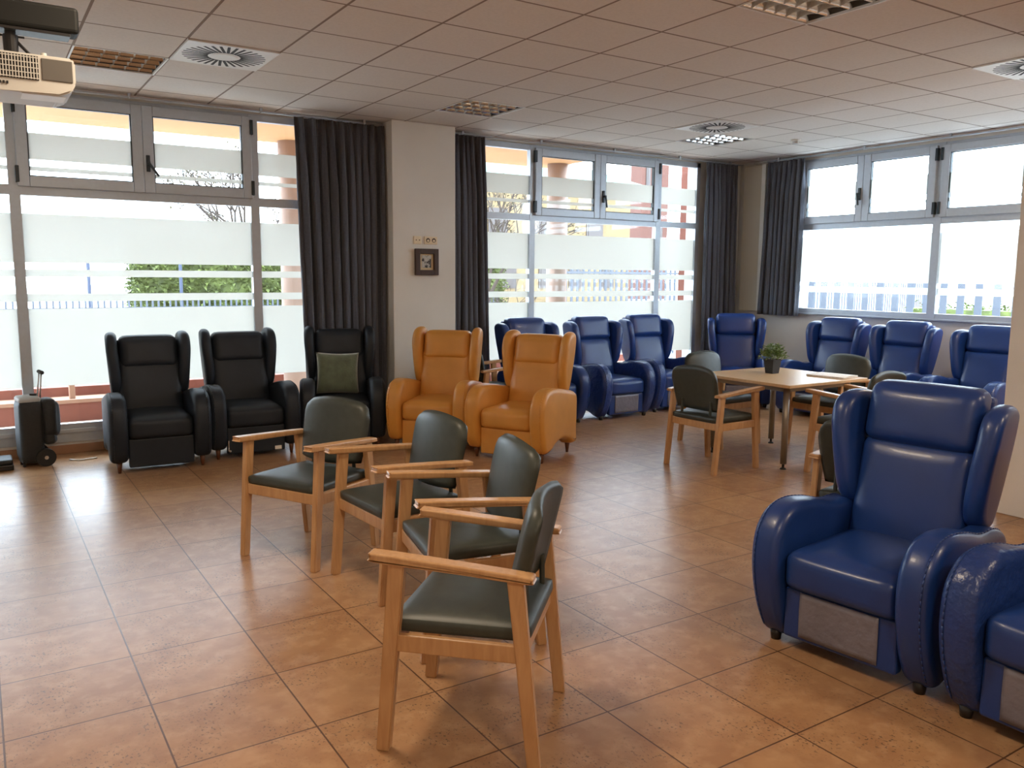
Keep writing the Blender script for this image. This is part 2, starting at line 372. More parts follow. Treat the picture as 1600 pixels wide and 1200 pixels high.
# ------------------------------------------------------------------ windows
FILM = [(.585, 1.235), (1.295, 1.36), (1.50, 1.56), (1.615, 2.01), (2.35, 2.385), (2.44, 2.65)]
FILM_R = [(1.36, 1.435), (1.485, 2.03), (2.35, 2.385), (2.44, 2.65)]
def wmap(side):
    # (u along wall, d towards the room, z) -> world; returns a box function
    if side == 'back':
        return lambda bm, u0, u1, d0, d1, z0, z1, bev=0: box(bm, u0, u1, 7.96-d1, 7.96-d0, z0, z1, bev=bev)
    return lambda bm, u0, u1, d0, d1, z0, z1, bev=0: box(bm, 8.79-d1, 8.79-d0, u0, u1, z0, z1, bev=bev)
def window(name, side, u0, u1, zb, zt, posts, transom, sashes, film, extra_low=None, handles=()):
    W = wmap(side); bm = bmesh.new(); f = .06
    # outer frame
    W(bm, u0, u0+f, 0, .06, zb, zt); W(bm, u1-f, u1, 0, .06, zb, zt); W(bm, u0, u1, .0, .06, zt-f, zt); W(bm, u0, u1, .0, .06, zb, zb+f)
    for a, b_ in posts: W(bm, a, b_, 0, .065, zb, zt)
    W(bm, u0, u1, 0, .062, transom[0], transom[1])
    root = obj(name, bm, M['alu']); structure(root)
    if extra_low:
        b2 = bmesh.new(); W(b2, u0, u1, 0, .05, extra_low[0], extra_low[1]-.006); W(b2, u0, u1, 0, .03, extra_low[1]-.006, extra_low[1]); W(b2, u0, u1, 0, .075, zb-.02, zb+.015, bev=.004)
        obj('sill', b2, M['alu'], root)
    cuts = sorted([u0+f]+[x for p in posts for x in p]+[u1-f]); bays = list(zip(cuts[::2], cuts[1::2]))
    for a, b_ in bays:
        g = bmesh.new(); W(g, a, b_, .026, .032, zb+f, transom[0]); obj('pane', g, M['glass'], root)
        for z0, z1 in film:
            if z0 < transom[0]:
                q = bmesh.new(); W(q, a, b_, .033, .0334, max(z0, zb+f), min(z1, transom[0])); obj('frosted_strip', q, M['film'], root)
    for a, b_ in bays:
        mine = [s for s in sashes if s[0] >= a-.02 and s[1] <= b_+.02]
        if not mine:
            g = bmesh.new(); W(g, a, b_, .026, .032, transom[1], zt-f); obj('pane', g, M['glass'], root)
            for z0, z1 in film:
                if z0 > transom[1]:
                    q = bmesh.new(); W(q, a, b_, .033, .0334, z0, z1); obj('frosted_strip', q, M['film'], root)
        for s0, s1, hinge in mine:
            z0, z1 = transom[1]-.012, zt-f+.03; k = .085
            sb = bmesh.new()
            W(sb, s0, s0+k, .045, .098, z0, z1, bev=.006); W(sb, s1-k, s1, .045, .098, z0, z1, bev=.006)
            W(sb, s0+k, s1-k, .045, .098, z0, z0+k, bev=.006); W(sb, s0+k, s1-k, .045, .098, z1-k, z1, bev=.006)
            so = obj('sash', sb, M['alu'], root)
            gk = bmesh.new()
            for q in ((s0+k, s0+k+.008, z0+k, z1-k), (s1-k-.008, s1-k, z0+k, z1-k), (s0+k, s1-k, z0+k, z0+k+.006), (s0+k, s1-k, z1-k-.006, z1-k)):
                W(gk, q[0], q[1], .05, .09, q[2], q[3])
            obj('gasket', gk, M['alud'], so)
            g = bmesh.new(); W(g, s0+k, s1-k, .066, .072, z0+k, z1-k); obj('pane', g, M['glass'], so)
            for f0, f1 in film:
                if f0 > transom[1]:
                    q = bmesh.new(); W(q, s0+k, s1-k, .073, .0734, f0, f1); obj('frosted_strip', q, M['film'], so)
            hx = s0 if hinge < 0 else s1
            for hz in (z0+.03, z1-.16):
                hb = bmesh.new(); W(hb, hx-.014, hx+.014, .065, .112, hz, hz+.13, bev=.004); obj('hinge', hb, M['handle'], so)
    for hx, hz, ang in handles:
        hb = bmesh.new(); W(hb, hx-.016, hx+.016, .098, .114, hz-.07, hz+.07, bev=.005)
        W(hb, hx-.011, hx+.011, .114, .15, hz-.012, hz+.012)
        du, dz = math.sin(ang)*.13, -math.cos(ang)*.13
        if side == 'back': cyl(hb, (hx, 7.96-.145, hz), (hx+du, 7.96-.15, hz+dz), .012, .010, seg=10)
        else: cyl(hb, (8.79-.145, hx, hz), (8.79-.15, hx+du, hz+dz), .012, .010, seg=10)
        obj('handle', hb, M['handle'], root)
    return root
window('window_1', 'back', X0, 3.05, .20, 2.985, [(.29, .37), (2.21, 2.29)], (2.155, 2.235), [(.355, 1.2995, -1), (1.3005, 2.225, 1)], FILM, (.10, .20), [(1.335, 2.47, R(35))])
window('window_2', 'back', 4.66, 7.97, .20, 2.985, [(5.32, 5.39), (7.22, 7.30)], (2.155, 2.225), [(5.375, 6.2995, -1), (6.3005, 7.235, 1)], FILM, (.10, .20), [(6.345, 2.47, R(8))])
window('window_3', 'right', 2.3, 6.95, 1.10, 2.97, [(5.10, 5.19)], (2.12, 2.20), [(5.175, 6.0395, -1), (6.0405, 6.90, 1), (4.1955, 5.115, 1), (3.28, 4.1945, -1)], FILM_R, None, [(6.075, 2.50, R(-8))])
bm = bmesh.new(); box(bm, 8.70, 8.75, 2.25, 6.98, 1.085, 1.105, bev=.004); structure(obj('trim_2', bm, M['alu']))
# exterior red pilaster just outside window_2 is built with the outside

# curtain rails
def rail(name, pts, label, brackets):
    o = thing(name, label, 'curtain rail', pts[0]); base = Vector(pts[0])
    bm = bmesh.new(); cyl(bm, (0, 0, 0), Vector(pts[1])-base, .009, seg=8); obj('rod', bm, M['alu'], o, True)
    for b_ in brackets:
        q = Vector(b_)-base; bm = bmesh.new(); box(bm, q.x-.012, q.x+.012, q.y-.012, q.y+.012, q.z, q.z+.032); cyl(bm, q+Vector((0, 0, .0)), q+Vector((0, 0, -.012)), .013, seg=8); obj('bracket', bm, M['alu'], o)
rail('curtain_rail', [(X0+.02, 7.80, 2.995), (3.50, 7.80, 2.995)], 'thin grey curtain rail on the ceiling above the left window', [(x, 7.80, 2.995) for x in (.2, 1.2, 2.3, 3.3)])
rail('curtain_rail', [(4.25, 7.80, 2.995), (8.64, 7.80, 2.995)], 'thin grey curtain rail on the ceiling above the middle window', [(x, 7.80, 2.995) for x in (4.4, 5.4, 6.45, 7.5, 8.4)])
rail('curtain_rail', [(8.62, 2.4, 2.995), (8.62, 7.38, 2.995)], 'thin grey curtain rail on the ceiling above the right window', [(8.62, y, 2.995) for y in (2.6, 3.8, 5.0, 6.0, 7.2)])

def curtain(name, label, a0, a1, b0, b1, z0, z1, axis, dist, waves, amp, group):
    """a = extent at the top, b = extent at the bottom"""
    rg = random.Random(int(a0*100)); bm = bmesh.new(); nu, nz = waves*14, 30; V = []
    ph_, am_, wd_ = [], [], [rg.uniform(.55, 1.6) for _ in range(waves)]; tot = sum(wd_)
    edges = [0]
    for q in wd_: edges.append(edges[-1]+q/tot)
    amps = [rg.uniform(.6, 1.25)*q**.5 for q in wd_]; drift = [rg.uniform(-.5, .5) for _ in wd_]; pinch = [rg.uniform(.2, .6) for _ in wd_]
    for jz in range(nz+1):
        t = jz/nz; z = z1+(z0-z1)*t; row = []; ti = min(1, t*5)
        for i in range(nu+1):
            s = i/nu; k = 0
            while k < waves-1 and s > edges[k+1]: k += 1
            f = (s-edges[k])/(edges[k+1]-edges[k])
            f2 = f+drift[k]*.18*math.sin(PI*f)*t
            a = amp*amps[k]*(pinch[k]+(1-pinch[k])*ti)*(1+.25*math.sin(2.4*t+k*1.7))
            d = a*(-math.cos(2*PI*f2)) + .006*math.sin(6*PI*f+5*t+k)
            d += amp*.25*math.sin(2*PI*s*1.5+1.5*t)*ti
            u = (a0+(a1-a0)*s)*(1-t)+(b0+(b1-b0)*s)*t + .018*math.sin(4*PI*f)*ti
            if t < .035: d += .006*math.sin(i*2.1)
            row.append(bm.verts.new((u, dist+d, z) if axis == 'x' else (dist+d, u, z)))
        V.append(row)
    for j in range(nz):
        for i in range(nu): bm.faces.new((V[j][i], V[j][i+1], V[j+1][i+1], V[j+1][i]))
    o = obj(name, bm, M['curtain'], None, True)
    s = o.modifiers.new('thick', 'SOLIDIFY'); s.thickness = .004
    return tag(o, label, 'curtain')
curtain('curtain', 'wide dark grey curtain gathered beside the left window and white column', 2.60, 3.50, 2.68, 3.49, .03, 2.985, 'x', 7.80, 10, .042, None)
curtain('curtain', 'narrow dark grey curtain hanging on the right side of the white column', 4.27, 4.64, 4.27, 4.72, .03, 2.985, 'x', 7.78, 6, .04, None)
curtain('curtain', 'long dark grey curtain in the corner right of the middle window', 7.95, 8.50, 7.98, 8.56, .03, 2.985, 'x', 7.78, 7, .04, None)
curtain('curtain', 'short dark grey curtain ending at sill height on the right window', 6.80, 7.36, 6.82, 7.40, 1.06, 2.985, 'y', 8.63, 7, .035, None)

# cream box with a cord in the corner (right wall)
t = thing('shutter_box', 'tall cream panel box with a cord fixed beside the corner window', 'shutter box', (8.75, 7.62, 1.10))
obj('casing', newbox(-.10, 0, -.20, .16, .0, 1.88, bev=.006), M['panelbox'], t)
obj('edge_trim', newbox(-.112, -.10, -.205, -.14, .0, 1.88, bev=.003), M['whitepl'], t)
bm = bmesh.new(); cyl(bm, (-.03, .185, .06), (-.03, .185, 1.85), .004, seg=6); obj('cord', bm, M['slot'], t)
obj('cord_weight', newbox(-.04, -.02, .175, .195, .03, .15, bev=.003), M['whitepl'], t)

# ------------------------------------------------------------------ ceiling fixtures
def light_fixture():
    t = thing('ceiling_light', '', 'ceiling light')
    bm = bmesh.new(); s = .3
    for a in ((-s, s, -s, -s+.012), (-s, s, s-.012, s), (-s, -s+.012, -s, s), (s-.012, s, -s, s)): box(bm, a[0], a[1], a[2], a[3], -.004, .01)
    obj('frame', bm, M['steel'], t)
    bm = bmesh.new()  # housing
    for a in ((-s, s, -s, -s+.006), (-s, s, s-.006, s), (-s, -s+.006, -s, s), (s-.006, s, -s, s)): box(bm, a[0], a[1], a[2], a[3], .0, .10)
    box(bm, -s, s, -s, s, .10, .105); obj('housing', bm, M['housing'], t)
    bm = bmesh.new()   # parabolic troughs along x between 4 lamp tubes
    for k in range(4):
        yc = -.29+.145*(k+.5)
        for sgn in (-1, 1):
            prev = None
            for i in range(7):
                u = i/6; y = yc+sgn*(.0725-.040*u**.6*1.0); z = .004+.055*u
                cur = (bm.verts.new((-.288, y, z)), bm.verts.new((.288, y, z)))
                if prev: bm.faces.new((prev[0], prev[1], cur[1], cur[0]))
                prev = cur
    obj('reflector', bm, M['louver'], t, True)
    bm = bmesh.new()
    for i in range(1, 6):
        x = -.288+.096*i
        for k in range(4):
            yc = -.29+.145*(k+.5); n = 8; top = []; bot = []
            for j in range(n+1):
                v = -1+2*j/n; bot.append((x, yc+v*.070, .003+.012*(1-v*v))); top.append((x, yc+v*.058, .052))
            for dx in (-.0035, .0035):
                A = [bm.verts.new((p[0]+dx, p[1], p[2])) for p in bot]; B = [bm.verts.new((p[0], p[1], p[2])) for p in top]
                for j in range(n): bm.faces.new((A[j], A[j+1], B[j+1], B[j]))
    obj('louver_grid', bm, M['steel'], t)
    for k in range(4):
        yc = -.29+.145*(k+.5); bm = bmesh.new(); cyl(bm, (-.285, yc, .078), (.285, yc, .078), .010, seg=10); obj('lamp_tube', bm, M['tube'], t, True)
    return t
L0 = light_fixture()
LL = {(-6, 6): 'square louvered ceiling light nearest the projector above the left window',
      (-1, 6): 'square louvered ceiling light in front of the white column',
      (4, 6): 'square louvered ceiling light farthest back, next to the round vent',
      (-1, 0): 'square louvered ceiling light cut off by the top of the picture',
      (-6, 0): 'square louvered ceiling light above the foremost wooden chairs', (4, 0): 'square louvered ceiling light by the right pillar',
      (-6, -6): 'square louvered ceiling light behind the viewer on the left', (-1, -6): 'square louvered ceiling light behind the viewer in the middle', (4, -6): 'square louvered ceiling light behind the viewer on the right'}
first = True
for (b, a) in LIGHTS:
    loc = (GX+G*(b+.5), GY+G*(a+.5), HC)
    if first: o = L0; o.location = loc; o['label'] = LL[(b, a)]; o['group'] = 'louvered ceiling lights'; first = False
    else: o = dup(L0, loc, 0, LL[(b, a)], 'louvered ceiling lights')
    if a <= 0 and (b, a) != (-1, 0):       # added area lights below unseen fixtures, to warm the near floor
        l = bpy.data.lights.new('fixture_lamp', 'AREA'); l.shape = 'SQUARE'; l.size = .5; l.energy = FILL_W; l.color = (1, .80, .58)
        lo = bpy.data.objects.new('fixture_lamp', l); lo.location = (loc[0], loc[1], HC-.008); COL.objects.link(lo)

def vent():
    t = thing('ceiling_vent', '', 'air vent')
    bm = bmesh.new(); box(bm, -.298, .298, -.298, .298, -.012, -.004, bev=.002)
    for a in ((-.298, .298, -.298, -.285), (-.298, .298, .285, .298), (-.298, -.285, -.298, .298), (.285, .298, -.298, .298)): box(bm, a[0], a[1], a[2], a[3], -.005, .03)
    obj('plate', bm, M['steel'], t)
    bm = bmesh.new()
    for i in range(32):
        a = 2*PI*i/32
        for (ra, rb, wd) in ((.105, .272, .0105),):
            rot = Matrix.Rotation(a, 4, 'Z') @ Matrix.Translation((0, .02, 0))
            vs = [bm.verts.new(rot @ Vector(p)) for p in ((ra, -wd, -.0125), (rb, -wd*.9, -.0125), (rb, wd*.9, -.0125), (ra, wd, -.0125))]
            vt = [bm.verts.new(v.co+Vector((0, 0, .004))) for v in vs]
            bm.faces.new(vs); 
            for k in range(4): bm.faces.new((vs[k], vs[(k+1) % 4], vt[(k+1) % 4], vt[k]))
    obj('slot', bm, M['slot'], t)
    bm = bmesh.new(); cyl(bm, (0, 0, -.012), (0, 0, -.016), .09, .086, seg=32); obj('centre_disc', bm, M['steel'], t)
    return t
V0 = vent(); VL = ['square air vent with radial slots left, near the projector', 'square air vent with radial slots next to the farthest ceiling light', 'square air vent with radial slots at the right edge of the picture']
for i, (b, a) in enumerate(VENTS):
    loc = (GX+G*(b+.5), GY+G*(a+.5), HC)
    if i == 0: V0.location = loc; V0['label'] = VL[0]; V0['group'] = 'radial air vents'
    else: dup(V0, loc, 0, VL[i], 'radial air vents')
t = thing('smoke_detector', 'small round white smoke detector on the ceiling before the right window', 'smoke detector', (7.65, 6.17, HC))
bm = bmesh.new(); cyl(bm, (0, 0, 0), (0, 0, -.018), .055, .052, seg=24); obj('base', bm, M['whitepl'], t, False)
bm = bmesh.new(); cyl(bm, (0, 0, -.018), (0, 0, -.045), .040, .028, seg=24); obj('sensor_cap', bm, M['proj'], t, False)

# ------------------------------------------------------------------ wall things
t = thing('picture_frame', 'small dark framed black and white picture hanging on the white column', 'picture', (3.88, 7.64, 1.535))
bm = bmesh.new(); w_, h_, k = .13, .265, .052
for a in ((-w_, -w_+k, 0, h_), (w_-k, w_, 0, h_), (-w_+k, w_-k, 0, k), (-w_+k, w_-k, h_-k, h_)): box(bm, a[0], a[1], -.04, -.006, a[2], a[3], bev=.004)
box(bm, -w_+.01, w_-.01, -.008, 0, .01, h_-.01)
obj('frame', bm, M['frame_br'], t)
obj('mount', newbox(-w_+k, w_-k, -.016, -.010, k, h_-k), M['mat_c'], t)
obj('picture', newbox(-.052, .052, -.019, -.015, .074, .198), M['photo'], t)
def plate(x0, x1, n, label, mk):
    t = thing('wall_socket', label, 'wall socket', ((x0+x1)/2, 7.64, 1.845)); h = (x1-x0)/2
    obj('cover', newbox(-h, h, -.012, 0, 0, .078, bev=.003), M['ivory'], t)
    for i in range(n):
        c = (i-(n-1)/2)*.066
        bm = bmesh.new()
        if mk: cyl(bm, (c, -.0125, .040), (c, -.0135, .040), .022, seg=20)
        else:
            for q in (-.018, .018): cyl(bm, (c+q, -.0125, .040), (c+q, -.0135, .040), .006, seg=12)
        obj('outlet', bm, M['foot_wood'] if mk == 0 else M['frame_br'], t)
        if mk:
            bm = bmesh.new(); cyl(bm, (c, -.0136, .036), (c, -.015, .036), .013, seg=16); obj('insert', bm, M['ivory'], t)
plate(3.745, 3.830, 1, 'single ivory wall socket plate, left one above the small picture', 0)
plate(3.862, 4.008, 2, 'double ivory wall socket plate, right one above the small picture', 1)

# projector on a wall arm (top left)
t = thing('projector_mount', 'black horizontal wall mount carrying the projector at top left', 'projector mount', (X0, 3.70, 2.43))
bm = bmesh.new(); box(bm, .0, .40-X0, -.055, .055, .0, .095, bev=.014, seg=3); obj('arm_cover', bm, M['armblk'], t)
obj('arm_rail', newbox(.02, .37-X0, -.045, .045, -.012, .0, bev=.002), M['foot_dark'], t)
obj('wall_plate', newbox(.0, .02, -.10, .10, -.15, .2, bev=.004), M['armblk'], t)
bm = bmesh.new(); px0 = .175-X0
cyl(bm, (px0, 0, -.012), (px0, 0, -.03), .018); cyl(bm, (px0, 0, -.025), (px0, 0, -.085), .026, .024); cyl(bm, (px0, 0, -.085), (px0, 0, -.110), .012)
cyl(bm, (px0-.045, 0, -.028), (px0+.045, 0, -.028), .004, seg=6)
obj('ball_joint', bm, M['foot_dark'], t)
bm = bmesh.new(); cyl(bm, (px0+.02, 0, -.045), (px0+.075, -.02, -.108), .006, seg=8); obj('brace', bm, M['foot_dark'], t)
t = thing('projector', 'white ceiling projector with grey grille hanging from the black arm', 'projector', (.155, 3.70, 2.17))
bm = bmesh.new()
prof = [(-.22, .06), (-.20, .035), (-.05, .012), (.16, .012), (.20, .03), (.215, .06), (.215, .135), (.205, .15), (-.20, .15), (-.22, .135)]
# body outline in (x, z), extruded along y
V1 = [bm.verts.new((x, -.135, z)) for x, z in prof]; V2 = [bm.verts.new((x, .135, z)) for x, z in prof]; N = len(prof)
f1 = bm.faces.new(V1); bm.faces.new(V2[::-1])
for i in range(N): bm.faces.new((V1[i], V1[(i+1) % N], V2[(i+1) % N], V2[i]))
bmesh.ops.bevel(bm, geom=[e for e in bm.edges], offset=.006, segments=2, affect='EDGES')
obj('body', bm, M['proj'], t)
bm = bmesh.new(); box(bm, -.19, .095, -.138, -.134, .058, .142, bev=.001); obj('grille_recess', bm, M['slot'], t)
bm = bmesh.new()
for i in range(30): box(bm, -.188+i*.0095, -.1845+i*.0095, -.141, -.137, .06, .14)
for i in range(5): box(bm, -.19, .095, -.1405, -.137, .062+i*.018, .0650+i*.018)
obj('grille', bm, M['proj'], t)
bm = bmesh.new(); box(bm, .105, .205, -.1385, -.134, .062, .138, bev=.002); obj('speaker_panel', bm, M['grille'], t)
bm = bmesh.new()
for i in range(13): box(bm, -.14+i*.011, -.134+i*.011, -.139, -.134, .036, .045)
obj('vent_slots', bm, M['slot'], t)
bm = bmesh.new(); cyl(bm, (.12, -.06, .15), (.12, -.06, .172), .012, .010); obj('knob', bm, M['proj'], t)
bm = bmesh.new(); box(bm, .04, .18, -.12, .0, .0105, .0125); obj('label_plate', bm, M['whitepl'], t)
bm = bmesh.new(); cyl(bm, (.02, 0, .145), (.02, 0, .150), .05, seg=24); obj('mount_plate', bm, M['foot_dark'], t)

# ------------------------------------------------------------------ armchairs
def armchair(name, label, style, loc, ang, group):
    """front faces local -Y"""
    t = thing(name, label, 'armchair', (loc[0], loc[1], 0), R(ang)+PI/2, group)
    main = {'blue': M['blue'], 'black': M['black'], 'orange': M['orange']}[style]; bl = style == 'blue'
    lh = .036 if bl else .085
    # arms (solid side panels, bulging forward, arched underneath)
    side = spline([(-.285, lh), (-.335, .13), (-.372, .26), (-.385, .38), (-.365, .50), (-.295, .585), (-.19, .613), (-.05, .605), (.12, .575), (.27, .545), (.345, .50), (.350, .35), (.345, .20), (.350, lh+.03), (.335, lh), (.235, lh+.005), (.16, lh+.05), (.03, lh+.075), (-.10, lh+.05), (-.18, lh+.01)] if not bl else
                  [(-.265, lh), (-.325, .12), (-.372, .25), (-.390, .38), (-.368, .50), (-.295, .580), (-.19, .605), (-.05, .590), (.10, .555), (.24, .550), (.32, .50), (.335, .35), (.33, .20), (.32, lh+.03), (.29, lh), (.20, lh), (.10, lh+.035), (.0, lh+.04), (-.10, lh+.03), (-.19, lh)], 5)
    for s in (-1, 1):
        bm = bmesh.new(); a, b_ = (.238, .372)
        prism(bm, [p.copy() for p in side], s*a if s > 0 else -b_, b_ if s > 0 else -a, .042, n=5)
        arm = obj('arm', bm, main, t, True)
        # piping seam along the outer rim
        bm = bmesh.new(); N = len(side); ps = []
        for i in range(int(N*.02), int(N*.55)): ps.append(Vector((s*(b_-.030), side[i].x*.998-.0005, side[i].y*.998)))
        tube(bm, ps, .0028, 5); obj('seam', bm, main, arm, True)
    # seat cushion
    bm = bmesh.new(); puff(bm, 0, -.045, .345, .478, .60, .165, .045, (.0, .008, .022)); obj('seat', bm, main, t, True)
    # front panel / leg rest
    bm = bmesh.new(); box(bm, -.238, .238, -.315, -.26, .045 if not bl else .055, .268, bev=.012, seg=3)
    box(bm, -.238, .238, -.27, .26, .12, .27)
    fp = obj('front_panel', bm, main, t)
    if bl:
        bm = bmesh.new(); b2n = 22
        V = []
        for j in range(9):
            row = []
            for i in range(b2n+1):
                x = -.165+.33*i/b2n; z = .262-.19*j/8
                row.append(bm.verts.new((x, -.3175-.004*abs(math.sin(i*1.9+j*.3))*(1-j/9)-.002, z)))
            V.append(row)
        for j in range(8):
            for i in range(b2n): bm.faces.new((V[j][i], V[j][i+1], V[j+1][i+1], V[j+1][i]))
        o = obj('grey_patch', bm, M['silver'], fp, True); o['label'] = 'silver grey patch on the front panel'
        s_ = o.modifiers.new('thick', 'SOLIDIFY'); s_.thickness = .004
    # backrest
    tl = math.tan(R(13))
    shear = lambda c: Vector((c.x, c.y+(c.z-.42)*tl, c.z))
    def sheared_puff(*a, **k):
        bm = bmesh.new(); puff(bm, *a, **k)
        for v in bm.verts: v.co = shear(v.co)
        return bm
    top = 1.085 if bl else 1.02
    obj('backrest', sheared_puff(0, .225, .60, .478, .13, .48, .040, (0, .018, 0)), main, t, True)
    hw = .475 if bl else .445
    hc = top-.13
    obj('headrest', sheared_puff(0, .215, hc, hw, .15, .26, .050, (0, .014, .004)), main, t, True)
    bm = bmesh.new(); box(bm, -.235, .235, .275, .335, .16, top-.04, bev=.018, seg=3)
    for v in bm.verts: v.co = shear(v.co) if v.co.z > .3 else Vector((v.co.x, v.co.y+(-.12)*tl, v.co.z))
    obj('back_shell', bm, main, t)
    if bl: wing = spline([(.30, .54), (.33, .75), (.33, .93), (.30, 1.01), (.20, 1.035), (.10, 1.02), (.058, .96), (.062, .85), (.095, .71), (.135, .60), (.20, .535)], 5)
    else: wing = spline([(.31, .54), (.335, .72), (.335, .92), (.305, 1.02), (.23, 1.052), (.14, 1.035), (.095, .965), (.095, .85), (.13, .70), (.17, .60), (.22, .54)], 5)
    for s in (-1, 1):
        bm = bmesh.new()
        def xf(c, s=s):
            c = shear(c); fwd_ = max(0, .32-(c.y-(c.z-.42)*tl))
            splay = (.10 if bl else .08)*fwd_*(max(0, min(1, (c.z-.55)/.35)))
            topw = (.024 if bl else .012)*max(0, (c.z-.55)/.45)
            c.x += s*(splay+topw); return c
        i0, i1 = (.222, .312) if bl else (.212, .300)
        prism(bm, [p.copy() for p in wing], s*i0 if s > 0 else -i1, i1 if s > 0 else -i0, .038 if bl else .040, n=5, xf=xf)
        obj('wing', bm, main, t, True)
    for sx in (-1, 1):
        for yy in (-.255, .275):
            bm = bmesh.new()
            if bl: cyl(bm, (sx*.305, yy, 0), (sx*.305, yy, lh+.01), .020, .026, seg=14)
            else: cyl(bm, (sx*.305, yy, 0), (sx*.305, yy, lh+.012), .011, .024, seg=14)
            obj('leg', bm, M['foot_dark'] if bl else M['foot_wood'], t, True)
    return t
GB, GO, GK = 'blue wing armchairs', 'orange wing armchairs', 'black wing armchairs'
blue = armchair('wing_armchair', 'large blue wing armchair in the right foreground, fully seen, silver front patch', 'blue', (3.10, 1.97), 187, GB)
for (x, y, a, l) in [
    (3.125, 1.15, 181, 'blue wing armchair cut off at the bottom right corner of the picture'),
    (5.00, 7.17, 268, 'blue wing armchair at the middle window half hidden behind the orange ones'),
    (5.90, 7.15, 270, 'blue wing armchair with wrinkled arm, middle of the three at the middle window'),
    (6.78, 7.25, 268, 'blue wing armchair at the right end of the middle window, behind the table chairs'),
    (7.79, 6.99, 229, 'blue wing armchair in the far corner between both windows'),
    (8.00, 5.96, 182, 'blue wing armchair under the right window nearest the corner, behind a table chair'),
    (8.00, 5.14, 182, 'blue wing armchair under the right window, middle of that row'),
    (8.00, 4.24, 182, 'blue wing armchair under the right window, partly cut by the pillar')]:
    d_ = dup(blue, (x, y, 0), R(a)+PI/2, l, GB)
    if 'wrinkled' in l or 'right end of the middle' in l or 'bottom right' in l:     # these wear a creased cover on the arms
        for c in d_.children:
            if c.name.startswith('arm'): c.material_slots[0].link = 'OBJECT'; c.material_slots[0].material = M['blue_w']
org = armchair('wing_armchair', 'orange wing armchair nearer the viewer, its outer side seen', 'orange', (3.92, 5.90), 210, GO)
dup(org, (3.50, 6.66, 0), R(225)+PI/2, 'orange wing armchair farther back, in front of the white column', GO)
blk = armchair('wing_armchair', 'black wing armchair leftmost, standing next to the trolley bag', 'black', (1.18, 7.15), 267, GK)
bm_ = dup(blk, (1.945, 7.26, 0), R(267)+PI/2, 'black wing armchair, middle of the three at the left window', GK)
br = dup(blk, (2.79, 7.21, 0), R(251)+PI/2, 'black wing armchair holding a green cushion, before the dark curtain', GK)

o = obj('care_tag', newbox(.15, .205, -.322, -.3165, .055, .085), M['whitepl'], bm_); o['label'] = 'small white tag on the front panel'
bm = bmesh.new(); cyl(bm, (-.232, -.335, .16), (-.232, -.335, .08), .006, seg=8); cyl(bm, (-.232, -.335, .16), (-.232, -.31, .165), .006, seg=8); cyl(bm, (-.232, -.338, .085), (-.215, -.345, .075), .010, seg=8)
o = obj('lever', bm, M['chrome'], bm_); o['label'] = 'small chrome lever beside the front panel'

# green cushion leaning on the third black armchair
bm = bmesh.new(); n = 18; Vf = []; Vb = []
for sgn, VV in ((1, Vf), (-1, Vb)):
    for j in range(n+1):
        row = []
        for i in range(n+1):
            u, v = -1+2*i/n, -1+2*j/n
            pin = 1-.07*(1-u*u)*(abs(v)**2)-.0; pin2 = 1-.07*(1-v*v)*(abs(u)**2)
            d = .065*((1-u**4)*(1-v**4))**.55*sgn
            row.append(bm.verts.new((u*.195*pin2, d, v*.195*pin)))
        VV.append(row)
for VV in (Vf, Vb):
    for j in range(n):
        for i in range(n): bm.faces.new((VV[j][i], VV[j][i+1], VV[j+1][i+1], VV[j+1][i]))
bmesh.ops.remove_doubles(bm, verts=bm.verts[:], dist=1e-5)
pc = obj('cushion', bm, M['cushion'], None, True)
a_ = R(251); f_ = Vector((math.cos(a_), math.sin(a_), 0)); r_ = Vector((-f_.y, f_.x, 0))
pc.location = Vector((2.79, 7.21, 0))-f_*.055-r_*.03+Vector((0, 0, .632))
pc.rotation_euler = (R(-15), R(2), a_+PI/2+R(4))
tag(pc, 'square dark green velvet cushion leaning on the black armchair', 'cushion')

# ------------------------------------------------------------------ wooden armchairs
def back_panel():
    """upholstered curved back with an arched top"""
    bm = bmesh.new(); nu, nv = 20, 18; W2 = .240; zb, zt = .475, .845; layers = []
    for side in (0, 1):
        G_ = []
        for j in range(nv+1):
            v = j/nv; row = []
            for i in range(nu+1):
                u = -1+2*i/nu
                au = abs(u)
                arch = zt-.036*au**2-.034*(max(0, au-.80)/.20)**2.2
                bott = zb+.012*au**2
                z = bott+(arch-bott)*v
                wv = W2*(.90+.10*math.sin(min(1, v*1.15)*PI/2))*(1-.06*max(0, v-.85)/.15)
                x = u*wv
                y = .175+(z-zb)*.24-.040*(1-u*u)+.016
                e = min(1, (1-au)/.07, (1-v)/.09+.0, v/.07); e = max(0, e); th = .026*math.sqrt(max(0, 1-(1-e)**2))
                puf = .012*(1-u**4)*(1-(2*v-1)**4)
                y += (-(th+puf) if side == 0 else th*.8)
                row.append(bm.verts.new((x, y, z)))
            G_.append(row)
        layers.append(G_)
    for G_ in layers:
        for j in range(nv):
            for i in range(nu): bm.faces.new((G_[j][i], G_[j][i+1], G_[j+1][i+1], G_[j+1][i]))
    bmesh.ops.remove_doubles(bm, verts=bm.verts[:], dist=1e-4)
    return bm
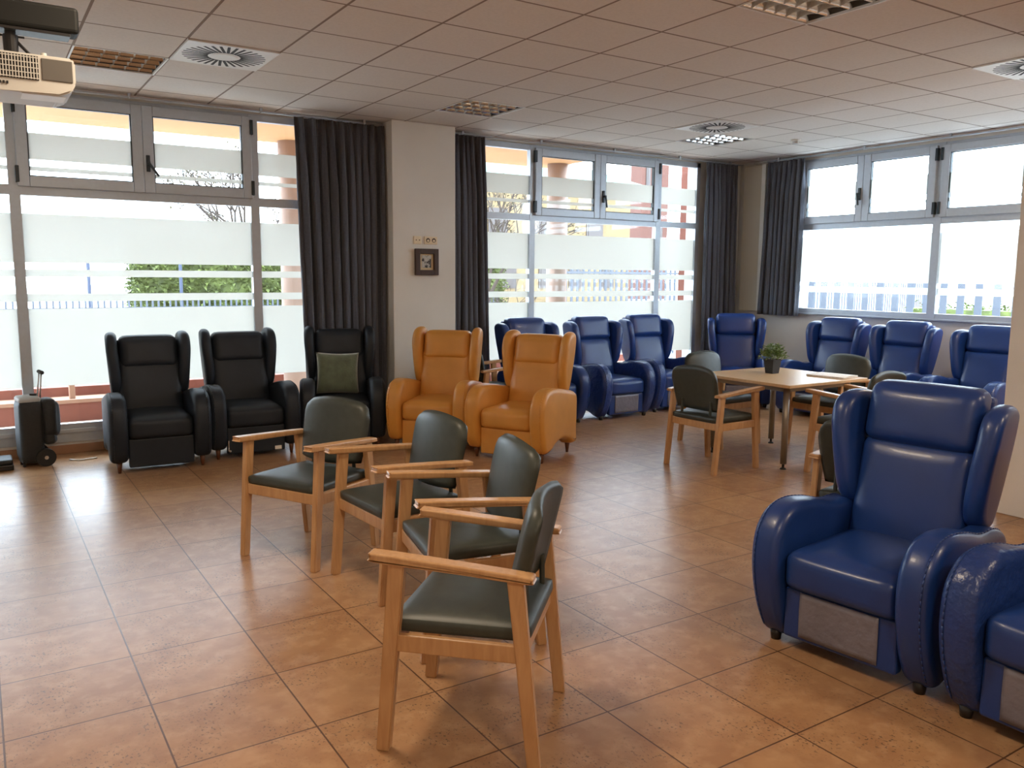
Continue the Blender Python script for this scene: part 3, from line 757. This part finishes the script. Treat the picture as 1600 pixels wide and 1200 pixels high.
def wooden_chair(label, loc, ang, group):
    t = thing('wooden_armchair', label, 'chair', (loc[0], loc[1], 0), R(ang)+PI/2, group)
    bm = bmesh.new()
    prof = [(-.245, .405), (.235, .405)]
    puff(bm, 0, -.005, .424, .490, .500, .056, .024, (0, 0, .014)); 
    for v in bm.verts:  # seat narrows slightly to the back
        v.co.x *= 1.0-.05*(v.co.y+.24)/.48
    obj('seat', bm, M['fabric'], t, True)
    obj('backrest', back_panel(), M['fabric'], t, True)
    for s in (-1, 1):
        xa, xb = (.238, .272) if s > 0 else (-.272, -.238)
        bm = bmesh.new(); sheared(bm, xa, xb, -.300, -.252, -.248, -.188, 0, .640); obj('leg', bm, M['beech'], t)
        bm = bmesh.new(); sheared(bm, xa, xb, .245, .290, .170, .226, 0, .617); obj('leg', bm, M['beech'], t)
        # armrest
        bm = bmesh.new(); pa = spline([(-.312, .652), (-.309, .662), (-.287, .668), (0, .650), (.22, .634), (.258, .629), (.260, .619), (.24, .608), (0, .622), (-.290, .638)], 4)
        prism(bm, pa, (s*.255)-.029, (s*.255)+.029, .0065, n=3); obj('armrest', bm, M['beech'], t, False)
        bm = bmesh.new(); box(bm, s*.255-.012, s*.255+.012, -.262, .232, .345, .402, bev=.004); obj('side_rail', bm, M['beech'], t)
        bm = bmesh.new(); cyl(bm, (s*.15, .212, .40), (s*.15, .208, .56), .011, seg=8); obj('back_support', bm, M['fabric'], t)
    bm = bmesh.new(); box(bm, -.24, .24, -.252, -.228, .345, .402, bev=.004); obj('front_rail', bm, M['beech'], t)
    bm = bmesh.new(); box(bm, -.24, .24, .208, .230, .345, .402, bev=.004); obj('rear_rail', bm, M['beech'], t)
    seen = set()
    for c in t.children:
        if c.data.name in seen: continue
        seen.add(c.data.name)
        for v in c.data.vertices: v.co.y *= .92
    return t
GW = 'beech armchairs with olive seats'
ch = wooden_chair('beech armchair with olive seat, nearest the viewer at the front of the row', (1.395, 2.36), 135, GW)
for (x, y, a, l) in [
    (1.73, 3.03, 168, 'beech armchair with olive seat, second from the front of the row'),
    (1.755, 3.73, 184, 'beech armchair with olive seat, third from the front of the row'),
    (1.51, 4.40, 208, 'beech armchair with olive seat, farthest left of the row, before black armchairs'),
    (5.00, 4.73, 2, 'beech armchair at the table seen from behind, on its near left side'),
    (5.81, 5.41, -88, 'beech armchair at the far side of the table, left of the plant'),
    (6.53, 4.74, 180, 'beech armchair at the table behind the newspaper'),
    (5.77, 3.93, 92, 'beech armchair at the table mostly hidden behind the large blue armchair'),
    (3.88, 2.48, 8, 'beech armchair whose dark back peeks out left of the large blue armchair'),
    (4.29, 7.06, 0, 'beech armchair behind the orange armchairs, only its arm end seen')]:
    dup(ch, (x, y, 0), R(a)+PI/2, l, GW)

# ------------------------------------------------------------------ table and what lies on it
t = thing('square_table', 'square beech topped table with grey metal legs', 'table', (5.80, 4.72, 0))
TZ = .703
bm = bmesh.new(); box(bm, -.50, .50, -.50, .50, TZ-.026, TZ, bev=.004); obj('tabletop', bm, M['beech_table'], t)
bm = bmesh.new()
for a in ((-.37, .37, -.385, -.36), (-.37, .37, .36, .385), (-.385, -.36, -.37, .37), (.36, .385, -.37, .37)): box(bm, a[0], a[1], a[2], a[3], TZ-.075, TZ-.028)
obj('under_frame', bm, M['steel_leg'], t)
for sx in (-1, 1):
    for sy2 in (-1, 1):
        bm = bmesh.new(); cyl(bm, (sx*.385, sy2*.385, .045), (sx*.385, sy2*.385, TZ-.028), .026, seg=18); lg = obj('leg', bm, M['steel_leg'], t, True)
        bm = bmesh.new(); cyl(bm, (sx*.385, sy2*.385, .010), (sx*.385, sy2*.385, .048), .010, seg=12); cyl(bm, (sx*.385, sy2*.385, 0), (sx*.385, sy2*.385, .012), .026, .020, seg=16); obj('levelling_foot', bm, M['rubber'], lg)
# plant
t = thing('potted_plant', 'small green plant in a square black pot on the table', 'plant', (5.86, 4.86, TZ))
bm = bmesh.new()
lv = [(-.045, 0), (.045, 0)]
def frus(bm, b0, b1, z0, z1):
    A = [bm.verts.new((x*b0, y*b0, z0)) for x, y in ((-1, -1), (1, -1), (1, 1), (-1, 1))]; B = [bm.verts.new((x*b1, y*b1, z1)) for x, y in ((-1, -1), (1, -1), (1, 1), (-1, 1))]
    bm.faces.new(A[::-1]); bm.faces.new(B)
    for i in range(4): bm.faces.new((A[i], A[(i+1) % 4], B[(i+1) % 4], B[i]))
frus(bm, .040, .052, 0, .115); frus(bm, .056, .056, .112, .122)
obj('pot', bm, M['pot'], t); 
bm = bmesh.new(); frus(bm, .048, .048, .118, .126); obj('soil', bm, M['soil'], t)
bm = bmesh.new(); rr = random.Random(3)
def leaf(bm, p, d, l, wd, up_=Vector((0, 0, 1))):
    d = d.normalized(); s_ = d.cross(up_); s_ = s_.normalized() if s_.length > 1e-3 else Vector((1, 0, 0))
    n_ = s_.cross(d)
    a = bm.verts.new(p); b_ = bm.verts.new(p+d*l*.5+s_*wd+n_*wd*.3); c = bm.verts.new(p+d*l-n_*wd*.6); e = bm.verts.new(p+d*l*.5-s_*wd+n_*wd*.3)
    bm.faces.new((a, b_, c)); bm.faces.new((a, c, e))
for i in range(520):
    th = rr.uniform(0, 2*PI); el = rr.uniform(-.15, 1.5); rad = rr.uniform(.03, .118)
    c = Vector((math.cos(th)*math.cos(el)*rad, math.sin(th)*math.cos(el)*rad, .145+abs(math.sin(el))*rad*.95 + (-.02 if el < 0 else 0)))
    leaf(bm, c, Vector((math.cos(th), math.sin(th), rr.uniform(-.2, 1.0))), rr.uniform(.022, .036), rr.uniform(.009, .014))
obj('foliage', bm, M['leaf'], t)
bm = bmesh.new()
for i in range(16):
    th = i*.9; cyl(bm, (0, 0, .12), (math.cos(th)*.06, math.sin(th)*.06, .20), .0018, .001, seg=5)
obj('stems', bm, M['leaf'], t)
# newspaper
t = thing('newspaper', 'folded newspaper lying on the right of the table', 'newspaper', (6.12, 4.44, TZ), R(8))
for k in range(3):
    bm = bmesh.new(); n = 10; V = []
    dx, rot = rr.uniform(-.006, .006), rr.uniform(-.05, .05)
    for j in range(n+1):
        row = []
        for i in range(n+1):
            x, y = -.13+.26*i/n, -.165+.33*j/n; x2 = x*math.cos(rot)-y*math.sin(rot)+dx; y2 = x*math.sin(rot)+y*math.cos(rot)
            row.append(bm.verts.new((x2, y2, .003+k*.0050+(.0+.006*math.exp(-((x-.02)/.05)**2) if k == 2 else 0))))
        V.append(row)
    for j in range(n):
        for i in range(n): bm.faces.new((V[j][i], V[j][i+1], V[j+1][i+1], V[j+1][i]))
    o = obj('sheet', bm, M['paper'], t, True); s_ = o.modifiers.new('thick', 'SOLIDIFY'); s_.thickness = .004; s_.offset = 0

# ------------------------------------------------------------------ trolley bag, black box at the left window
t = thing('trolley_bag', 'black wheeled trolley bag with pull handle before the left window', 'trolley bag', (.37, 7.60, 0), R(8)); t.scale = (.86, .86, .86)
bm = bmesh.new(); puff(bm, -.075, 0, .33, .19, .26, .56, .03, (.006, .01, 0)); obj('body', bm, M['bag'], t, True)
bm = bmesh.new(); puff(bm, -.075, 0, .622, .18, .24, .05, .022, (0, 0, .01)); o = obj('lid', bm, M['baggrey'], t, True); o['label'] = 'light grey rounded lid'
bm = bmesh.new(); puff(bm, .085, 0, .43, .15, .25, .36, .06, (.02, .01, .01)); obj('pouch', bm, M['bag'], t, True)
bm = bmesh.new(); puff(bm, .075, -.01, .25, .11, .22, .12, .04, (.01, .01, 0)); obj('pocket', bm, M['bag'], t, True)
for s in (-1, 1):
    bm = bmesh.new(); cyl(bm, (.02, s*.13, .083), (.02, s*.165, .083), .083, seg=28); wh = obj('wheel', bm, M['rubber'], t)
    bm = bmesh.new(); cyl(bm, (.02, s*.165, .083), (.02, s*.170, .083), .018, seg=16); obj('hub', bm, M['chrome'], wh)
    bm = bmesh.new(); cyl(bm, (.015, s*.06, .60), (.045, s*.045, .865), .007, seg=8); obj('handle_bar', bm, M['chrome'], t, True)
bm = bmesh.new(); cyl(bm, (.047, -.07, .865), (.047, .07, .865), .018, seg=10); obj('hand_grip', bm, M['rubber'], t)
bm = bmesh.new(); cyl(bm, (.02, -.13, .083), (.02, .13, .083), .01, seg=8); box(bm, -.16, .06, -.10, .10, .035, .06, bev=.005); obj('axle_frame', bm, M['rubber'], t)
bm = bmesh.new(); cyl(bm, (-.03, -.02, .635), (-.03, -.02, .67), .03, seg=12); obj('lid_knob', bm, M['rubber'], t)
bm = bmesh.new(); box(bm, -.155, -.135, -.08, -.05, 0, .05); box(bm, -.155, -.135, .05, .08, 0, .05); obj('foot', bm, M['rubber'], t)
t = thing('black_case', 'flat black case lying on the floor at the left edge of the picture', 'case', (.02, 7.56, 0))
obj('bottom_shell', newbox(-.16, .16, -.12, .12, 0, .045, bev=.008), M['foot_dark'], t)
obj('top_shell', newbox(-.155, .155, -.115, .115, .047, .085, bev=.012), M['bag'], t)
bm = bmesh.new(); pts = [Vector((.58, 7.62, .006)), Vector((.64, 7.55, .006)), Vector((.70, 7.56, .006)), Vector((.78, 7.58, .006))]
tube(bm, pts, .006, 6); tag(obj('cable', bm, M['whitepl'], None, True), 'short white cable on the floor beside the trolley bag', 'cable')

# ------------------------------------------------------------------ outside
structure(obj('terrace_outside', newbox(-8, 11, 8.13, 12, -.2, -.06), M['terrace']))
structure(obj('ground_outside', newbox(-80, 120, 12, 120, -.3, -.12), M['ground']))
structure(obj('ground_outside', newbox(11, 120, -60, 12, -.3, -.12), M['ground']))
structure(obj('ground_outside', newbox(-80, -8, -10, 12, -.3, -.12), M['ground']))
# porch roof with columns
t = thing('porch_roof', 'orange rendered porch roof above the terrace outside the windows', 'porch roof', (0, 8.2, 3.02))
obj('soffit', newbox(-8, 6.83, -.05, 1.48, 0, .25), M['soffit'], t)
for (x, y, l) in ((3.12, 9.5, 'round pink porch column outside the left window'), (6.70, 9.28, 'round pink porch column outside the middle window')):
    t = thing('porch_column', l, 'column', (x, y, -.06), 0, 'porch columns')
    bm = bmesh.new(); cyl(bm, (0, 0, 0), (0, 0, 3.08), .14, seg=28); obj('shaft', bm, M['colpink'], t, True)
    bm = bmesh.new(); cyl(bm, (0, 0, 0), (0, 0, .10), .17, seg=28); obj('base', bm, M['coping'], t)
tag(obj('pilaster', newbox(8.02, 8.30, 8.14, 8.30, -.06, 3.3), M['terracotta']), 'terracotta pilaster outside at the right edge of the middle window', 'pilaster')
tag(obj('outer_pilaster', newbox(8.98, 9.12, 7.10, 7.3, -.12, 3.3), M['terracotta']), 'red pilaster outside the right window beside the curtain', 'pilaster')
t = thing('garden_wall', 'low terracotta planter wall along the terrace outside', 'garden wall', (0, 10.0, -.06))
obj('front_face', newbox(-8, 9, 0, .22, 0, .20), M['terracotta'], t)
obj('coping', newbox(-8, 9, -.02, .30, .20, .24), M['coping'], t)
obj('rear_face', newbox(-8, 9, .30, .5, 0, .34), M['terracotta'], t)
tag(obj('bollard', newbox(.80, .86, 10.05, 10.11, .17, .42, bev=.01), M['coping']), 'small pale post on the low garden wall', 'post')

def fence(name, p0, p1, h, pitch, label, wd=.03, m=None):
    p0, p1 = Vector(p0), Vector(p1); L_ = (p1-p0).length; ang = math.atan2(p1.y-p0.y, p1.x-p0.x)
    t = thing(name, label, 'fence', (p0.x, p0.y, -.12), ang)
    bm = bmesh.new(); n = int(L_/pitch)
    for i in range(n): box(bm, i*pitch, i*pitch+wd, -.012, .012, .05, h+.12)
    obj('pickets', bm, m or M['fence'], t)
    bm = bmesh.new(); box(bm, 0, L_, -.02, .02, .25, .29); box(bm, 0, L_, -.02, .02, h-.08, h-.04); obj('rails', bm, m or M['fence'], t)
fence('picket_fence', (-8, 18), (11.3, 18), 1.02, .11, 'low grey picket fence beyond the garden, seen through the left window', .035)
fence('picket_fence', (9.0, 12.2), (26, 15.5), 1.78, .16, 'taller blue grey picket fence seen through the middle window', .05)
fence('picket_fence', (14, 12), (14, -6), 1.52, .30, 'grey picket fence seen through the right window', .12)
# hedge
def hedge(x0, x1, y0, y1, z1, n, label):
    bm = bmesh.new(); rg = random.Random(11)
    box(bm, x0+.1, x1-.1, y0+.15, y1-.1, -.1, z1-.12)
    for i in range(n):
        f = rg.random()
        if f < .75: p = Vector((rg.uniform(x0, x1), y0+rg.uniform(0, .18), rg.uniform(-.1, z1)))
        elif f < .92: p = Vector((rg.uniform(x0, x1), rg.uniform(y0, y1), z1-rg.uniform(0, .15)))
        else: p = Vector((x0+rg.uniform(0, .15), rg.uniform(y0, y1), rg.uniform(-.1, z1)))
        leaf(bm, p, Vector((rg.uniform(-1, 1), rg.uniform(-1, .2), rg.uniform(-.6, 1))), rg.uniform(.08, .15), rg.uniform(.03, .05))
    return tag(obj('hedge', bm, M['hedge']), label, 'hedge', kind='stuff')
hedge(2.95, 12.5, 19.6, 21, 2.25, 11000, 'dense yellow green hedge behind the picket fence')
hedge(17.5, 19, 2, 11, 1.0, 2500, 'green hedge behind the fence outside the right window')
# posts
for i, (x, y, h, l) in enumerate(((1.95, 18.6, 2.0, 'thin blue post standing left of the hedge'), (3.75, 18.9, 2.1, 'thin blue post standing in front of the hedge'))):
    t = thing('lamp_post', l, 'post', (x, y, -.12)); bm = bmesh.new(); cyl(bm, (0, 0, 0), (0, 0, h), .035, seg=10); obj('pole', bm, M['post'], t)
    bm = bmesh.new(); cyl(bm, (0, 0, 0), (0, 0, .3), .07, seg=10); obj('base', bm, M['post'], t)
# trees
def tree(loc, h, spread, label, seed, leaves, lsz=.10, m=None):
    rg = random.Random(seed); t = thing('bare_tree', label, 'tree', (loc[0], loc[1], -.12)); bm = bmesh.new(); lf = bmesh.new()
    def grow(p, d, l, r, lev):
        q = p+d*l; cyl(bm, p, q, r, r*.65, seg=6, caps=False)
        if lev == 0:
            for k in range(leaves): leaf(lf, p+(q-p)*rg.random()+Vector((rg.gauss(0, .1), rg.gauss(0, .1), rg.gauss(0, .1))), Vector((rg.uniform(-1, 1), rg.uniform(-1, 1), rg.uniform(-1, 1))), lsz, lsz*.35)
            return
        for k in range(3 if lev > 1 else 3):
            nd = (d+Vector((rg.gauss(0, spread), rg.gauss(0, spread), rg.gauss(.1, spread*.6)))).normalized(); grow(q, nd, l*rg.uniform(.66, .85), r*.62, lev-1)
    grow(Vector((0, 0, 0)), Vector((.03, 0, 1)).normalized(), h*.30, h*.022, 5)
    obj('branches', bm, M['bark'], t)
    if leaves: obj('foliage', lf, m or M['twigleaf'], t)
tree((6.9, 24.5), 5.2, .42, 'leafless brown tree rising behind the hedge', 5, 3)
tree((9.3, 15.5), 3.6, .45, 'small bare tree seen through the left part of the middle window', 9, 1, .08)
tree((8.6, 13.6), 1.7, .6, 'low bare reddish shrub behind the garden wall', 21, 0)
# houses
def house(name, x0, x1, y0, y1, h, m, label, wins, roof=None, band=None):
    t = thing(name, label, 'building', (x0, y0, -.12)); W_, D_ = x1-x0, y1-y0
    obj('wall', newbox(0, W_, 0, D_, 0, h), m, t)
    if roof is not None:
        bm = bmesh.new(); A = [bm.verts.new(p) for p in ((-.6, -.6, h), (W_+.6, -.6, h), (W_+.6, D_+.6, h), (-.6, D_+.6, h), (.2*W_, D_/2, h+1.5), (.8*W_, D_/2, h+1.5))]
        for f in ((0, 1, 5, 4), (1, 2, 5), (2, 3, 4, 5), (3, 0, 4), (3, 2, 1, 0)): bm.faces.new([A[i] for i in f])
        obj('roof', bm, roof, t)
    if band: obj('green_band', newbox(-.1, W_+.1, -.12, 0, h-.45, h), band, t)
    for (a, b_, c, d) in wins:
        o = obj('window', newbox(a*W_, b_*W_, -.06, .02, c, d), M['hwin'], t); obj('pane', newbox(a*W_+.12, b_*W_-.12, -.08, -.06, c+.12, d-.12), M['hwin'], o)
house('house', 17, 31.0, 36, 42, 6.6, M['house'], 'orange house with green roof edge seen through the middle window', [(.1, .16, 1.0, 3.0), (.24, .30, 1.0, 3.0), (.40, .46, 1.0, 3.0), (.56, .62, 1, 3.0), (.70, .76, 1, 3), (.86, .92, 1, 3), (.12, .2, 3.6, 5.0), (.34, .42, 3.6, 5.0), (.56, .64, 3.6, 5), (.78, .86, 3.6, 5)], M['green'], M['green'])
house('brick_tower', 40.6, 43.2, 46, 47.2, 14, M['brick'], 'red brick building with a tall narrow window', [(.15, .3, 8.0, 10.6), (.55, .8, 4, 5.5)])
house('apartment_block', 46.3, 54, 44, 46, 9.5, M['cream'], 'pale cream building seen at the right side of the middle window', [(.12, .24, 7.2, 8.6), (.45, .57, 7.2, 8.6), (.12, .24, 4, 5.6), (.45, .57, 4, 5.6)])
house('shed', 30, 42, 1, 9, 2.4, M['cream'], 'low pale building beyond the fence outside the right window', [(.2, .3, .8, 1.8), (.6, .7, .8, 1.8)])
